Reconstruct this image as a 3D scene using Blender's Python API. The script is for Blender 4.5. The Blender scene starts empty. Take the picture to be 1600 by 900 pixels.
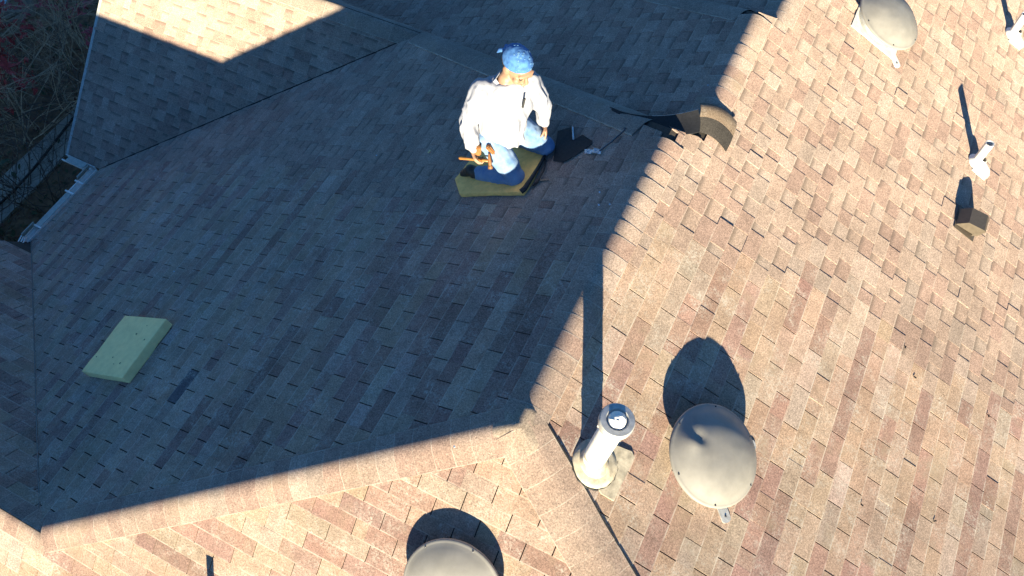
import bpy, bmesh, math, random
from mathutils import Vector, Matrix, noise as mnoise
random.seed(7)
V = Vector
scene = bpy.context.scene
COL = scene.collection

# ------------------------------------------------------------------ camera
FPX = 1198.065
CR = V((0.894424, 0.44659092, -0.0237122)); CU = V((-0.37692121, 0.78130533, 0.49748606))
CW = V((-0.24069922, 0.43602584, -0.86714783)); CC = V((0.73870022, -1.33069705, 4.28993524))
cam = bpy.data.cameras.new('Camera'); cam.sensor_width = 36.0; cam.lens = FPX / 1600 * 36.0
cam.clip_start = 0.05; cam.clip_end = 600
camo = bpy.data.objects.new('Camera', cam); COL.objects.link(camo); scene.camera = camo
camo.matrix_world = Matrix(((CR.x, CU.x, -CW.x, CC.x), (CR.y, CU.y, -CW.y, CC.y), (CR.z, CU.z, -CW.z, CC.z), (0, 0, 0, 1)))

def proj(P):
    d = P - CC; z = d.dot(CW)
    return 800 + FPX * d.dot(CR) / z, 450 - FPX * d.dot(CU) / z, z
def ray(x, y): return CW + CR * ((x - 800) / FPX) - CU * ((y - 450) / FPX)
def hit(x, y, n, d):
    v = ray(x, y); return CC + v * ((d - n.dot(CC)) / n.dot(v))

# ------------------------------------------------------------------ light
SUN = V((0.433, -0.893, 0.124)).normalized()
ELEV = math.asin(SUN.z); AZ = math.atan2(SUN.x, SUN.y)
world = bpy.data.worlds.new('World'); scene.world = world; world.use_nodes = True
wn = world.node_tree.nodes; wl = world.node_tree.links
sky = wn.new('ShaderNodeTexSky'); sky.sky_type = 'NISHITA'; sky.sun_disc = False
sky.sun_elevation = ELEV; sky.sun_rotation = AZ; sky.air_density = 1.0; sky.dust_density = 0.0; sky.ozone_density = 5.2
wl.new(sky.outputs[0], wn['Background'].inputs[0]); wn['Background'].inputs[1].default_value = 0.084
sl = bpy.data.lights.new('Sun', 'SUN'); sl.energy = 5.0; sl.angle = math.radians(0.53); sl.color = (1.0, 0.89, 0.635)
so = bpy.data.objects.new('Sun', sl); COL.objects.link(so); so.location = SUN * 30
so.rotation_euler = SUN.to_track_quat('Z', 'Y').to_euler()
scene.view_settings.view_transform = 'Standard'; scene.view_settings.look = 'None'
scene.view_settings.exposure = 2.06; scene.view_settings.gamma = 1.0
scene.render.engine = 'CYCLES'

# ------------------------------------------------------------------ helpers
class MB:
    def __init__(s): s.v = []; s.f = []; s.mi = []; s.col = []; s.uv = []
    def add(s, vs, fs, mi=0):
        b = len(s.v); s.v += [tuple(p) for p in vs]; s.f += [tuple(b + i for i in f) for f in fs]; s.mi += [mi] * len(fs)
    def box(s, c, sx, sy, sz, M=None, mi=0):
        c = V(c); vs = []
        for i in range(8):
            p = V(((i & 1) - .5, ((i >> 1) & 1) - .5, ((i >> 2) & 1) - .5)); p = V((p.x * sx, p.y * sy, p.z * sz))
            vs.append(c + (M @ p if M else p))
        s.add(vs, [(0, 2, 3, 1), (4, 5, 7, 6), (0, 1, 5, 4), (2, 6, 7, 3), (0, 4, 6, 2), (1, 3, 7, 5)], mi)
    def tube(s, pts, rs, n=8, cap=True, mi=0, flat=None):
        pts = [V(p) for p in pts]; vs = []; fs = []; prev = None
        for i, p in enumerate(pts):
            t = (pts[min(i + 1, len(pts) - 1)] - pts[max(i - 1, 0)]).normalized()
            if prev is None:
                a = V((0, 0, 1)) if abs(t.z) < .9 else V((1, 0, 0)); x = t.cross(a).normalized()
            else: x = (prev - t * prev.dot(t)).normalized()
            prev = x; y = t.cross(x); r = rs[i] if hasattr(rs, '__len__') else rs
            for k in range(n):
                a = 2 * math.pi * k / n; vs.append(p + x * (math.cos(a) * r) + y * (math.sin(a) * r * (flat or 1)))
        for i in range(len(pts) - 1):
            for k in range(n):
                k2 = (k + 1) % n; fs.append((i * n + k, i * n + k2, (i + 1) * n + k2, (i + 1) * n + k))
        if cap: fs.append(tuple(range(n - 1, -1, -1))); fs.append(tuple(range((len(pts) - 1) * n, len(pts) * n)))
        s.add(vs, fs, mi)
    def lathe(s, prof, O, X, Y, Z, n=40, mi=0, fn=None):
        vs = []; fs = []
        for r, z in prof:
            for k in range(n):
                a = 2 * math.pi * k / n; p = V((math.cos(a) * r, math.sin(a) * r, z))
                if fn: p = fn(p)
                vs.append(O + X * p.x + Y * p.y + Z * p.z)
        for i in range(len(prof) - 1):
            for k in range(n):
                k2 = (k + 1) % n; fs.append((i * n + k, i * n + k2, (i + 1) * n + k2, (i + 1) * n + k))
        s.add(vs, fs, mi)
    def mesh(s, name, smooth=False):
        me = bpy.data.meshes.new(name); me.from_pydata(s.v, [], s.f)
        for p, m in zip(me.polygons, s.mi):
            p.material_index = m; p.use_smooth = smooth
        me.update(); return me
    def build(s, name, mat, parent=None, smooth=False, fix=True):
        me = s.mesh(name, smooth)
        if fix:
            b = bmesh.new(); b.from_mesh(me); bmesh.ops.recalc_face_normals(b, faces=b.faces); b.to_mesh(me); b.free()
        return link(name, me, mat, parent)
def link(name, me, mat=None, parent=None):
    if mat is not None:
        for m in (mat if isinstance(mat, (list, tuple)) else [mat]): me.materials.append(m)
    o = bpy.data.objects.new(name, me); COL.objects.link(o)
    if parent is not None: o.parent = parent; o.matrix_parent_inverse = PINV.get(parent.name, Matrix())
    return o
PINV = {}
def empty(name, loc=(0, 0, 0)):
    o = bpy.data.objects.new(name, None); COL.objects.link(o); o.location = loc; o.empty_display_size = .1
    PINV[o.name] = Matrix.Translation(-V(loc)); return o
def tag(o, label, cat, group=None, kind=None):
    if label: o['label'] = label
    if cat: o['category'] = cat
    if group: o['group'] = group
    if kind: o['kind'] = kind
    return o
def smooth_by_angle(o, deg=35):
    me = o.data
    for p in me.polygons: p.use_smooth = True
    b = bmesh.new(); b.from_mesh(me); lim = math.radians(deg)
    for e in b.edges:
        if len(e.link_faces) == 2 and e.calc_face_angle(0) > lim: e.smooth = False
    b.to_mesh(me); b.free()

# ------------------------------------------------------------------ materials
def newmat(name):
    m = bpy.data.materials.new(name); m.use_nodes = True
    return m, m.node_tree.nodes, m.node_tree.links, m.node_tree.nodes['Principled BSDF']
def noise_node(N, L, vec, scale, detail=3, rough=.6, dist=0):
    n = N.new('ShaderNodeTexNoise'); n.inputs['Scale'].default_value = scale; n.inputs['Detail'].default_value = detail
    n.inputs['Roughness'].default_value = rough; n.inputs['Distortion'].default_value = dist
    if vec is not None: L.new(vec, n.inputs['Vector'])
    return n.outputs['Fac']
def maprange(N, L, src, a, b, c, d):
    n = N.new('ShaderNodeMapRange'); L.new(src, n.inputs[0])
    for i, x in enumerate((a, b, c, d)): n.inputs[i + 1].default_value = x
    return n.outputs[0]
def mul(N, L, a, b):
    n = N.new('ShaderNodeMath'); n.operation = 'MULTIPLY'
    for i, x in enumerate((a, b)):
        if isinstance(x, (int, float)): n.inputs[i].default_value = x
        else: L.new(x, n.inputs[i])
    return n.outputs[0]
def mixc(N, L, fac, a, b, mode='MIX'):
    n = N.new('ShaderNodeMix'); n.data_type = 'RGBA'; n.blend_type = mode
    for i, x in ((0, fac), (6, a), (7, b)):
        if isinstance(x, (int, float)): n.inputs[i].default_value = x
        elif isinstance(x, (tuple, list)): n.inputs[i].default_value = (*x, 1)
        else: L.new(x, n.inputs[i])
    return n.outputs[2]
def plain(name, col, rough=.6, var=.15, scale=30, metal=0, bump=0, bscale=200, col2=None, spec=.4):
    m, N, L, B = newmat(name)
    geo = N.new('ShaderNodeNewGeometry').outputs['Position']
    f = noise_node(N, L, geo, scale, 5)
    c2 = col2 or tuple(c * (1 - var * 2) for c in col)
    L.new(mixc(N, L, maprange(N, L, f, .35, .65, 0, 1), col, c2), B.inputs['Base Color'])
    B.inputs['Metallic'].default_value = metal; B.inputs['Specular IOR Level'].default_value = spec
    f2 = noise_node(N, L, geo, scale * 2.3, 3)
    L.new(maprange(N, L, f2, .3, .7, max(rough - .12, .02), min(rough + .12, 1)), B.inputs['Roughness'])
    if bump:
        b = N.new('ShaderNodeBump'); b.inputs['Strength'].default_value = bump; b.inputs['Distance'].default_value = .004
        L.new(noise_node(N, L, geo, bscale, 3), b.inputs['Height']); L.new(b.outputs[0], B.inputs['Normal'])
    return m
def shingle_mat(name, wear=0.0, band=False, edge=0.0):
    m, N, L, B = newmat(name)
    geo = N.new('ShaderNodeNewGeometry').outputs['Position']
    at = N.new('ShaderNodeAttribute'); at.attribute_name = 'col'
    oi = N.new('ShaderNodeObjectInfo')
    base = mixc(N, L, 1.0, at.outputs['Color'], oi.outputs['Color'], 'MULTIPLY')
    g1 = noise_node(N, L, geo, 150, 3, .75); g2 = noise_node(N, L, geo, 85, 3, .65); g3 = noise_node(N, L, geo, 2.2, 4, .6)
    g4 = noise_node(N, L, geo, 14, 4, .6)
    f = mul(N, L, mul(N, L, maprange(N, L, g1, .28, .72, .50, 1.5), maprange(N, L, g2, .3, .7, .68, 1.32)),
            mul(N, L, maprange(N, L, g3, .3, .7, .82, 1.14), maprange(N, L, g4, .3, .7, .90, 1.1)))
    cv = N.new('ShaderNodeVectorMath'); cv.operation = 'SCALE'; L.new(base, cv.inputs[0]); L.new(f, cv.inputs[3])
    out = cv.outputs[0]
    if wear:
        # granule loss: pale matted streaks and dull scuffs with shapes of their own
        w1 = noise_node(N, L, geo, 5.0, 6, .62, .6); w2 = noise_node(N, L, geo, 48, 5, .75, 1.2)
        wf = mul(N, L, maprange(N, L, w1, .46, .62, 0, 1), maprange(N, L, w2, .47, .62, 0, wear))
        out = mixc(N, L, wf, out, (.53, .48, .41))
        w3 = noise_node(N, L, geo, 3.1, 5, .6, .3)
        out = mixc(N, L, maprange(N, L, w3, .56, .70, 0, .45), out, (.30, .235, .16))
    if edge:
        uv = N.new('ShaderNodeUVMap'); sx = N.new('ShaderNodeSeparateXYZ'); L.new(uv.outputs[0], sx.inputs[0])
        e1 = noise_node(N, L, geo, 9, 4, .6); e2 = noise_node(N, L, geo, 120, 3, .7)
        ef = mul(N, L, maprange(N, L, sx.outputs[1], .035, .085, 1, 0), mul(N, L, maprange(N, L, e1, .38, .60, .15, 1), maprange(N, L, e2, .3, .6, .4, edge)))
        out = mixc(N, L, ef, out, (.62, .56, .47))
    if band:
        uv = N.new('ShaderNodeUVMap'); sx = N.new('ShaderNodeSeparateXYZ'); L.new(uv.outputs[0], sx.inputs[0])
        bf = N.new('ShaderNodeMath'); bf.operation = 'ADD'; L.new(sx.outputs[1], bf.inputs[0])
        L.new(maprange(N, L, g2, .3, .7, -.09, .09), bf.inputs[1])
        out = mixc(N, L, maprange(N, L, bf.outputs[0], .66, .92, 0, .55), out, (.085, .07, .06))
    L.new(out, B.inputs['Base Color'])
    B.inputs['Roughness'].default_value = .92; B.inputs['Diffuse Roughness'].default_value = 1.0; B.inputs['Specular IOR Level'].default_value = .18
    b = N.new('ShaderNodeBump'); b.inputs['Strength'].default_value = .3; b.inputs['Distance'].default_value = .003
    L.new(g1, b.inputs['Height']); L.new(b.outputs[0], B.inputs['Normal'])
    return m
M3 = shingle_mat('three_tab_granules', wear=.75, edge=.55); ML = shingle_mat('laminated_granules', edge=.25); MR = shingle_mat('laminated_lower_granules', band=True)
MCAP = shingle_mat('cap_granules', wear=.25, edge=.6)
MMETAL_ = plain('dull_valley_metal', (.22, .20, .18), .8, .2, 30)
MDECK = plain('roof_underlay', (.055, .045, .038), .95, .2, 40)
MWHITE = plain('white_painted_metal', (.76, .73, .68), .45, .12, 14)
MGUT = plain('gutter_white', (.93, .87, .80), .4, .08, 25)
MGUARD = plain('gutter_guard_metal', (.46, .46, .40), .5, .12, 30)
MDOME = plain('dome_painted_steel', (.235, .220, .198), .55, .09, 7, spec=.35)
MCREAM = plain('cream_flashing_paint', (.50, .43, .32), .6, .22, 22, bump=.2, bscale=90)
MGALV = plain('weathered_galvanised', (.52, .51, .49), .42, .15, 30, metal=.35)
MBROWN = plain('brown_vent_plastic', (.095, .075, .055), .5, .1, 30)
MSEAL_SHADE = plain('black_sealant_and_shadow', (.02, .02, .02), .5, .2, 60)
MFOAM = plain('pale_green_foam', (.92, .72, .33), .9, .06, 16, bump=.5, bscale=160)
MFOAMH = plain('foam_pit', (.15, .15, .09), .95, .2, 60)
MMAT = plain('khaki_knee_mat', (.92, .52, .16), .9, .10, 20, bump=.5, bscale=120)
MBLACK = plain('black_rubber', (.018, .018, .02), .55, .2, 50)
MFELT = plain('black_felt_underlayment', (.022, .022, .025), .9, .2, 60, bump=.5, bscale=180)
MSTEEL = plain('dark_steel', (.12, .12, .13), .35, .15, 50, metal=.8)
MPLAST = plain('clear_bluish_plastic', (.55, .62, .68), .2, .25, 40)
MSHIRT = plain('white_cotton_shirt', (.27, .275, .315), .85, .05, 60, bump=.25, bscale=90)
MJEAN = plain('faded_denim', (.18, .25, .36), .9, .22, 10, bump=.3, bscale=300, col2=(.09, .17, .32))
MSKIN = plain('skin', (.29, .165, .105), .5, .08, 30)
MBAND = plain('blue_bandana_cloth', (.055, .16, .36), .8, .2, 30, col2=(.025, .085, .25))
MDOT = plain('bandana_print', (.09, .20, .36), .8, .1, 40)
MLEATH = plain('tan_leather', (.24, .10, .03), .55, .2, 30)
MBOOT = plain('dark_brown_boot', (.045, .032, .025), .55, .2, 40)
MHAIR = plain('dark_hair', (.03, .022, .018), .6, .2, 90)
MWOOD = plain('orange_hammer_wood', (.36, .15, .035), .45, .15, 25)
MSOIL = plain('leaf_litter_soil', (.30, .16, .08), .95, .3, 6, bump=.8, bscale=22, col2=(.15, .08, .045))
MPATH = plain('concrete_path', (.42, .35, .28), .9, .12, 8, bump=.3, bscale=60)
MBARK = plain('grey_brown_bark', (.38, .28, .20), .9, .25, 20, bump=.8, bscale=70)
MTWIG = plain('dead_twig', (.60, .43, .28), .9, .25, 12)
MDTWIG = plain('dark_twig', (.14, .10, .08), .9, .25, 12)
MRED = plain('red_leaf', (.55, .05, .04), .7, .3, 20)
MPINK = plain('pink_leaf', (.65, .12, .14), .7, .3, 20)
MGREENL = plain('dull_green_leaf', (.06, .08, .025), .7, .3, 20)
MWALL = plain('cream_house_wall', (.48, .42, .33), .9, .08, 6, bump=.3, bscale=50)
MTARP = plain('pale_blue_tarp', (.30, .58, .66), .45, .1, 20)

# ------------------------------------------------------------------ roof planes (P2 = near end of the main ridge = origin)
s = 0.48717
P1 = V((-3.0965, -1.8360, -1.5086)); P2 = V((0, 0, 0)); P4 = V((0, 2.5237, 0)); P3 = V((-3.1956, 4.0500, -1.5568))
C1 = V((-6.952, .5694, -3.3868)); C2 = V((-6.952, 1.8049, -3.3868)); ZE = -3.3868
sE = .82168; sF = .78085; sD = .81511; sN = 1.5568 / (4.05 - 2.5237); XC = .18; XC2 = .34; Y5 = 4.08
GZ = -5.99
class Plane:
    # z = a*x + b*y + c ; course axis U, upslope axis W, normal N
    def __init__(p, a, b, c):
        p.a, p.b, p.c = a, b, c
        p.N = V((-a, -b, 1)).normalized(); p.d = c * p.N.z
        g = V((a, b)); g.normalize(); k = math.hypot(a, b)
        p.W = V((g.x, g.y, k)).normalized(); p.U = p.W.cross(p.N).normalized()
        p.O = V((0, 0, c))
    def z(p, x, y): return p.a * x + p.b * y + p.c
    def pt(p, x, y, h=0): return V((x, y, p.z(x, y))) + p.N * h
    def uv(p, P): d = P - p.O; return d.dot(p.U), d.dot(p.W)
    def at(p, u, w, h=0): return p.O + p.U * u + p.W * w + p.N * h
    def px(p, x, y, h=0): return hit(x, y, p.N, p.d) + p.N * h
PA = Plane(s, 0, 0); PB = Plane(-s, 0, 0); PE = Plane(0, sE, 0)
PF = Plane(0, -sF, P1.z + sF * P1.y); PD = Plane(0, sD, P3.z - sD * P3.y); PN = Plane(0, -sN, sN * 2.5237)
PC = Plane(s, 0, -2 * s * XC); PC2 = Plane(s, 0, -2 * s * XC2)
yb = 2.5237 + s * XC / sN
def yvalC(x): return 2.5237 + (2 * s * XC - s * x) / sN
polys = {
 'A': (PA, [[P2, P4, P3, C2, C1, P1]]),
 'B': (PB, [[(0, 0), (0, 2.5237), (6.95, 2.5237), (6.95, -4.12)], [(0, 2.5237), (XC, yb), (6.95, yb), (6.95, 2.5237)], [(XC, yb), (XC, Y5), (6.95, Y5), (6.95, yb)],
   [(XC, Y5), (XC2, Y5 + .0764), (6.95, Y5 + .0764), (6.95, Y5)], [(XC2, Y5 + .0764), (XC2, 9.5), (6.95, 9.5), (6.95, Y5 + .0764)]]),
 'E': (PE, [[P2, (6.95, -4.12), (P1.x, -4.12), P1], [P1, (P1.x, -4.12), (-11, -4.12), (-11, P1.y)]]),
 'F': (PF, [[P1, (-11, P1.y), (-11, .40), (-7.12, .40), C1]]),
 'D': (PD, [[P3, C2, (-7.52, C2.y), (-7.52, P3.y)]]),
 'C': (PC, [[(XC, yvalC(XC)), (XC, Y5), (-7, Y5 + .478 * (7 + XC)), (-7, yvalC(-7))]]),
 'C2': (PC2, [[(XC2, Y5 + .0764), (XC2, 9.5), (-7, 9.5), (-7, Y5 + 3.582)]]),
 'N2': (Plane(0, -sN, -s * XC + sN * Y5), [[(XC, Y5), (XC2, Y5 + .0764), (-7, Y5 + 3.582), (-7, Y5 + 3.43)]]),
 'N': (PN, [[P4, (XC, yb), (-6.59, 5.84), P3], [P3, (-6.59, 5.84), (-7.52, 5.84), (-7.52, 4.05)]]),
}
house = empty('house', (0, 0, GZ))
tag(house, 'large house under weathered tan and pink-brown shingle roof with hips and valleys', 'house')
slope_names = dict(A='shaded wide slope where the roofer kneels', B='sunlit slope carrying the pipes and dome vents', E='sunlit hip end in the foreground', F='shaded small slope at the left edge', D='slope below the wing ridge, half in cast shadow', C='shaded slope beyond the hip cap', C2='far slope beyond the last hip', N='hidden back slope of the wing', N2='hidden back slope behind the far hip')
for k, (pl, pls) in polys.items():
    mb = MB()
    for pg in pls:
        top = [pl.pt(p[0], p[1], -.002) for p in pg]; bot = [q - pl.N * .03 for q in top]; n = len(top)
        mb.add(top + bot, [tuple(range(n)), tuple(range(2 * n - 1, n - 1, -1))] + [(i, n + i, n + (i + 1) % n, (i + 1) % n) for i in range(n)])
    o = mb.build('roof_slope', MDECK, house); o['label'] = slope_names[k]

def lerp_tab(t, x):
    if x <= t[0][0]: return t[0][1]
    for (x0, y0), (x1, y1) in zip(t, t[1:]):
        if x <= x1: return y0 + (y1 - y0) * (x - x0) / (x1 - x0)
    return t[-1][1]
BNDA = [(-6.7, 1.82), (-5.2, 1.98), (-4.1, 1.95), (-3.2, 1.86), (-2.5, 1.72), (-1.28, 1.56), (-.6, 1.47), (0, 1.40)]
BNDB = [(0, 1.46), (.3, 1.65), (.65, 1.82), (1, 2.04), (1.44, 2.22), (2.03, 2.20), (2.24, 2.1), (2.7, 2.18), (3.25, 2.32), (7, 3.2)]

def clip(poly, conv):
    # Sutherland-Hodgman, conv counter-clockwise
    out = poly
    for i in range(len(conv)):
        a = conv[i]; b = conv[(i + 1) % len(conv)]; inp = out; out = []
        ex, ey = b[0] - a[0], b[1] - a[1]
        for j in range(len(inp)):
            p = inp[j]; q = inp[(j + 1) % len(inp)]
            sp = ex * (p[1] - a[1]) - ey * (p[0] - a[0]); sq = ex * (q[1] - a[1]) - ey * (q[0] - a[0])
            if sp >= 0: out.append(p)
            if (sp >= 0) != (sq >= 0):
                t = sp / (sp - sq); out.append((p[0] + (q[0] - p[0]) * t, p[1] + (q[1] - p[1]) * t))
        if len(out) < 3: return []
    return out
EBQ = V((6.95, -4.12, -s * 6.95)); Q5_ = V((XC, Y5, -s * XC))
RIDGES = [(P2, P1), (P2, EBQ), (P2, P4), (P4, P3), (P1, V((-11, P1.y, P1.z))), (P3, V((-7.52, P3.y, P3.z))), (V((XC, yb, -s * XC)), Q5_), (Q5_, V((-7, Y5 + .478 * (7 + XC), PC.z(-7, 0)))), (V((XC2, Y5, -s * XC2)), V((XC2, 9.5, -s * XC2)))]
def near(p, a, b):
    d = (b - a).normalized(); q = p - a; k = q.dot(d); return (q - d * k).length < .03 and -.05 < k < (b - a).length + .05
def inset(poly, pl):
    # counter-clockwise (u, w) polygon; move edges that lie on a ridge or hip inwards
    out = list(poly)
    for i in range(len(poly)):
        a = poly[i]; b = poly[(i + 1) % len(poly)]; A3 = pl.at(*a); B3 = pl.at(*b)
        if any(near(A3, r0, r1) and near(B3, r0, r1) for r0, r1 in RIDGES):
            ex, ey = b[0] - a[0], b[1] - a[1]; L_ = math.hypot(ex, ey) or 1; nx, ny = -ey / L_ * .06, ex / L_ * .06
            a2 = (a[0] + nx, a[1] + ny); b2 = (b[0] + nx, b[1] + ny); big = 50
            ux, uy = ex / L_, ey / L_; A_ = (a2[0] - ux * big, a2[1] - uy * big); B_ = (b2[0] + ux * big, b2[1] + uy * big)
            out = clip(out, [A_, B_, (B_[0] - uy * big, B_[1] + ux * big), (A_[0] - uy * big, A_[1] + ux * big)])
    return out
def area(p): return .5 * sum(p[i][0] * p[(i + 1) % len(p)][1] - p[(i + 1) % len(p)][0] * p[i][1] for i in range(len(p)))

EXPO = .127; TH = .0062; GAP = .0085; TABW = .3048
PAL3 = [((.375, .285, .205), 5), ((.355, .258, .182), 4), ((.305, .200, .155), 3.2), ((.255, .163, .128), 2.4), ((.395, .32, .25), 2), ((.33, .265, .20), 2)]
PALL = [((.345, .268, .203), 5), ((.325, .242, .180), 4), ((.285, .188, .142), 3), ((.250, .160, .124), 2.2), ((.375, .308, .245), 2.4), ((.28, .238, .19), 1.5)]
def pick(pal, rnd, f=None):
    f = f or (.50 if pal is PALL else .80)
    t = rnd.random() * sum(w for _, w in pal)
    for c, w in pal:
        t -= w
        if t <= 0: break
    k = rnd.uniform(.95, 1.05); mean = (.345, .278, .223); return tuple((x * f + y * (1 - f)) * k * g for x, y, g in zip(c, mean, (1.035, .968, .985)))
class Piece: pass
pieces = []
def gen_slope(key, mode, seed):
    pl, pls = polys[key]; rnd = random.Random(seed)
    P2d = []
    for pg in pls:
        q = [pl.uv(pl.pt(p[0], p[1])) for p in pg]
        if area(q) < 0: q = q[::-1]
        q = inset(q, pl)
        if len(q) >= 3: P2d.append(q)
    us = [p[0] for q in P2d for p in q]; ws = [p[1] for q in P2d for p in q]
    u0, u1, w0, w1 = min(us), max(us), min(ws), max(ws)
    nrow = int((w1 - w0) / EXPO) + 1; zone_col = None
    for r in range(nrow):
        v0 = w0 + r * EXPO; v1 = v0 + EXPO
        mid = pl.at(0, (v0 + v1) / 2)
        # where the row changes from old three-tab to newer laminated shingles (stair-stepped repair)
        if mode == 'mix':
            yb_ = lerp_tab(BNDA if key == 'A' else BNDB, mid.x) + rnd.uniform(-.14, .14)
        row = []      # (ua, ub, kind)
        off = (r % 2) * TABW / 2 + .013 * math.sin(r * 1.7)
        ylo = u0; yhi = u1; sg = 1 if pl.U.y >= 0 else -1
        if mode == 'mix':
            ub_ = sg * yb_ ; ub_ = off + round((ub_ - off) / TABW) * TABW       # row boundary on a tab joint
            tabs = (u0, ub_) if sg > 0 else (ub_, u1); lams = (ub_, u1) if sg > 0 else (u0, ub_)
        elif mode == 'tab': tabs = (u0, u1); lams = None
        else: tabs = None; lams = (u0, u1)
        if tabs:
            u = math.floor((tabs[0] - off) / TABW + 1e-6) * TABW + off
            while u < tabs[1] - 1e-6: row.append((u, u + TABW, 't')); u += TABW
        if lams:
            u = lams[0] if mode == 'mix' else u0 - rnd.random() * .3; tooth = True
            while u < lams[1] - 1e-6:
                w = rnd.choice((.10, .13, .16, .19, .22)) if tooth else rnd.choice((.08, .11, .14, .17))
                e = u + w
                if mode == 'mix' and sg < 0 and e > lams[1]: e = lams[1]
                row.append((u, e, 'l' if tooth else 'r')); u = e; tooth = not tooth
        run = 0
        for ua, ub, kd in row:
            cx = pl.at((ua + ub) / 2, (v0 + v1) / 2)
            qx, qy, qz = proj(cx)
            if qz < .3 or qx < -420 or qx > 2020 or qy < -330 or qy > 1230: continue
            pal = PAL3 if kd == 't' else PALL
            subs = [(ua, ub)]
            if kd == 't' and rnd.random() < .45:
                m = ua + TABW * rnd.uniform(.25, .75); subs = [(ua, m), (m, ub)]
            for i, (a, b) in enumerate(subs):
                if kd == 't':
                    if run <= 0: zone_col = pick(pal, rnd); run = rnd.choice((1, 1, 2, 2, 3, 4))
                    run -= 1; c = tuple(x * rnd.uniform(.97, 1.03) for x in zone_col)
                else: c = pick(pal, rnd)
                if key == 'A' and abs(qx - 278) < 16 and abs(qy - 612) < 12: c = (.13, .115, .12)
                ga = GAP / 2 if (kd == 't' and i == 0) else 0; gb = GAP / 2 if (kd == 't' and i == len(subs) - 1) else 0
                if kd == 't' and rnd.random() < .12: ga = min(ga, .0012)
                pc = Piece(); pc.pl = pl; pc.kd = kd; pc.col = c; pc.v0 = v0; pc.a = a + ga; pc.b = b - gb
                pc.j = rnd.uniform(-.0009, .0012) if rnd.random() > .05 else rnd.uniform(.002, .005); pc.key = key
                rect = [(pc.a, v0), (pc.b, v0), (pc.b, v1), (pc.a, v1)]; pc.polys = []; pc.full = False
                for q in P2d:
                    cp = clip(rect, q)
                    if len(cp) >= 3 and area(cp) > 4e-5: pc.polys.append(cp)
                if not pc.polys: continue
                if len(pc.polys) == 1 and abs(area(pc.polys[0]) - area(rect)) < 1e-7 and len(subs) == 1 and ga == gb: pc.full = True
                pc.size = abs((pc.b - pc.a) * EXPO * pl.N.dot((CC - cx).normalized())) * (FPX / qz) ** 2
                pc.inf = 8 < qx < 1592 and 8 < qy < 892
                pieces.append(pc)
gen_slope('A', 'mix', 1); gen_slope('B', 'mix', 2); gen_slope('E', 'tab', 3); gen_slope('F', 'tab', 4)
gen_slope('D', 'lam', 5); gen_slope('C', 'lam', 6); gen_slope('C2', 'lam', 7); gen_slope('N', 'lam', 8); gen_slope('N2', 'lam', 9)
def heights(pc): # top height at the butt and at the upper end
    if pc.kd == 't': return TH * 1.55, TH * .95
    if pc.kd == 'l': return TH * 1.95, TH * 1.25
    return TH * 1.25, TH * .85
MATI = {'t': 0, 'l': 1, 'r': 2}; MATS = [M3, ML, MR]
cand = {'t': [], 'l': []}
for pc in pieces:
    if pc.full and pc.inf: cand['t' if pc.kd == 't' else 'l'].append(pc)
chosen = set()
for k in cand:
    cand[k].sort(key=lambda p: -p.size); chosen |= set(id(p) for p in cand[k][:300])
mcache = {}
def tab_mesh(kd, w):
    key = (kd, round(w, 4))
    if key in mcache: return mcache[key]
    class D: pass
    D.kd = kd; h0, h1 = heights(D)
    vs = [(-w / 2, 0, h0), (w / 2, 0, h0), (w / 2, EXPO, h1), (-w / 2, EXPO, h1), (-w / 2, 0, -.002), (w / 2, 0, -.002), (w / 2, EXPO, -.002), (-w / 2, EXPO, -.002)]
    me = bpy.data.meshes.new('shingle'); me.from_pydata(vs, [], [(0, 1, 2, 3), (0, 4, 5, 1), (1, 5, 6, 2), (2, 6, 7, 3), (3, 7, 4, 0)])
    me.materials.append(MATS[MATI[kd]])
    ca = me.color_attributes.new('col', 'FLOAT_COLOR', 'CORNER'); uvl = me.uv_layers.new(name='UVMap')
    for i, lp in enumerate(me.loops):
        ca.data[i].color = (1, 1, 1, 1); p = vs[lp.vertex_index]; uvl.data[i].uv = (p[0], p[1] / EXPO)
    me.update(); mcache[key] = me; return me
stuff = {'t': MB(), 'l': MB()}
for pc in pieces:
    pl = pc.pl
    if id(pc) in chosen:
        me = tab_mesh(pc.kd, pc.b - pc.a)
        o = bpy.data.objects.new('shingle' if pc.kd == 't' else 'laminated_shingle', me); COL.objects.link(o)
        o.parent = house; o.matrix_parent_inverse = PINV['house']; o.color = (*pc.col, 1)
        c = pl.at((pc.a + pc.b) / 2, pc.v0, pc.j)
        o.matrix_basis = Matrix(((pl.U.x, pl.W.x, pl.N.x, c.x), (pl.U.y, pl.W.y, pl.N.y, c.y), (pl.U.z, pl.W.z, pl.N.z, c.z), (0, 0, 0, 1)))
        continue
    mb = stuff['t' if pc.kd == 't' else 'l']; h0, h1 = heights(pc)
    for cp in pc.polys:
        n = len(cp); vv = [min(max((w - pc.v0) / EXPO, 0), 1) for _, w in cp]
        top = [pl.at(u, w, h0 + (h1 - h0) * t + pc.j) for (u, w), t in zip(cp, vv)]; bot = [pl.at(u, w, -.002) for u, w in cp]
        f = [tuple(range(n))] + [(i, n + i, n + (i + 1) % n, (i + 1) % n) for i in range(n)]
        mb.add(top + bot, f, MATI[pc.kd]); mb.col += [pc.col] * len(f); mb.uv += [vv + vv] * len(f)
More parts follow.
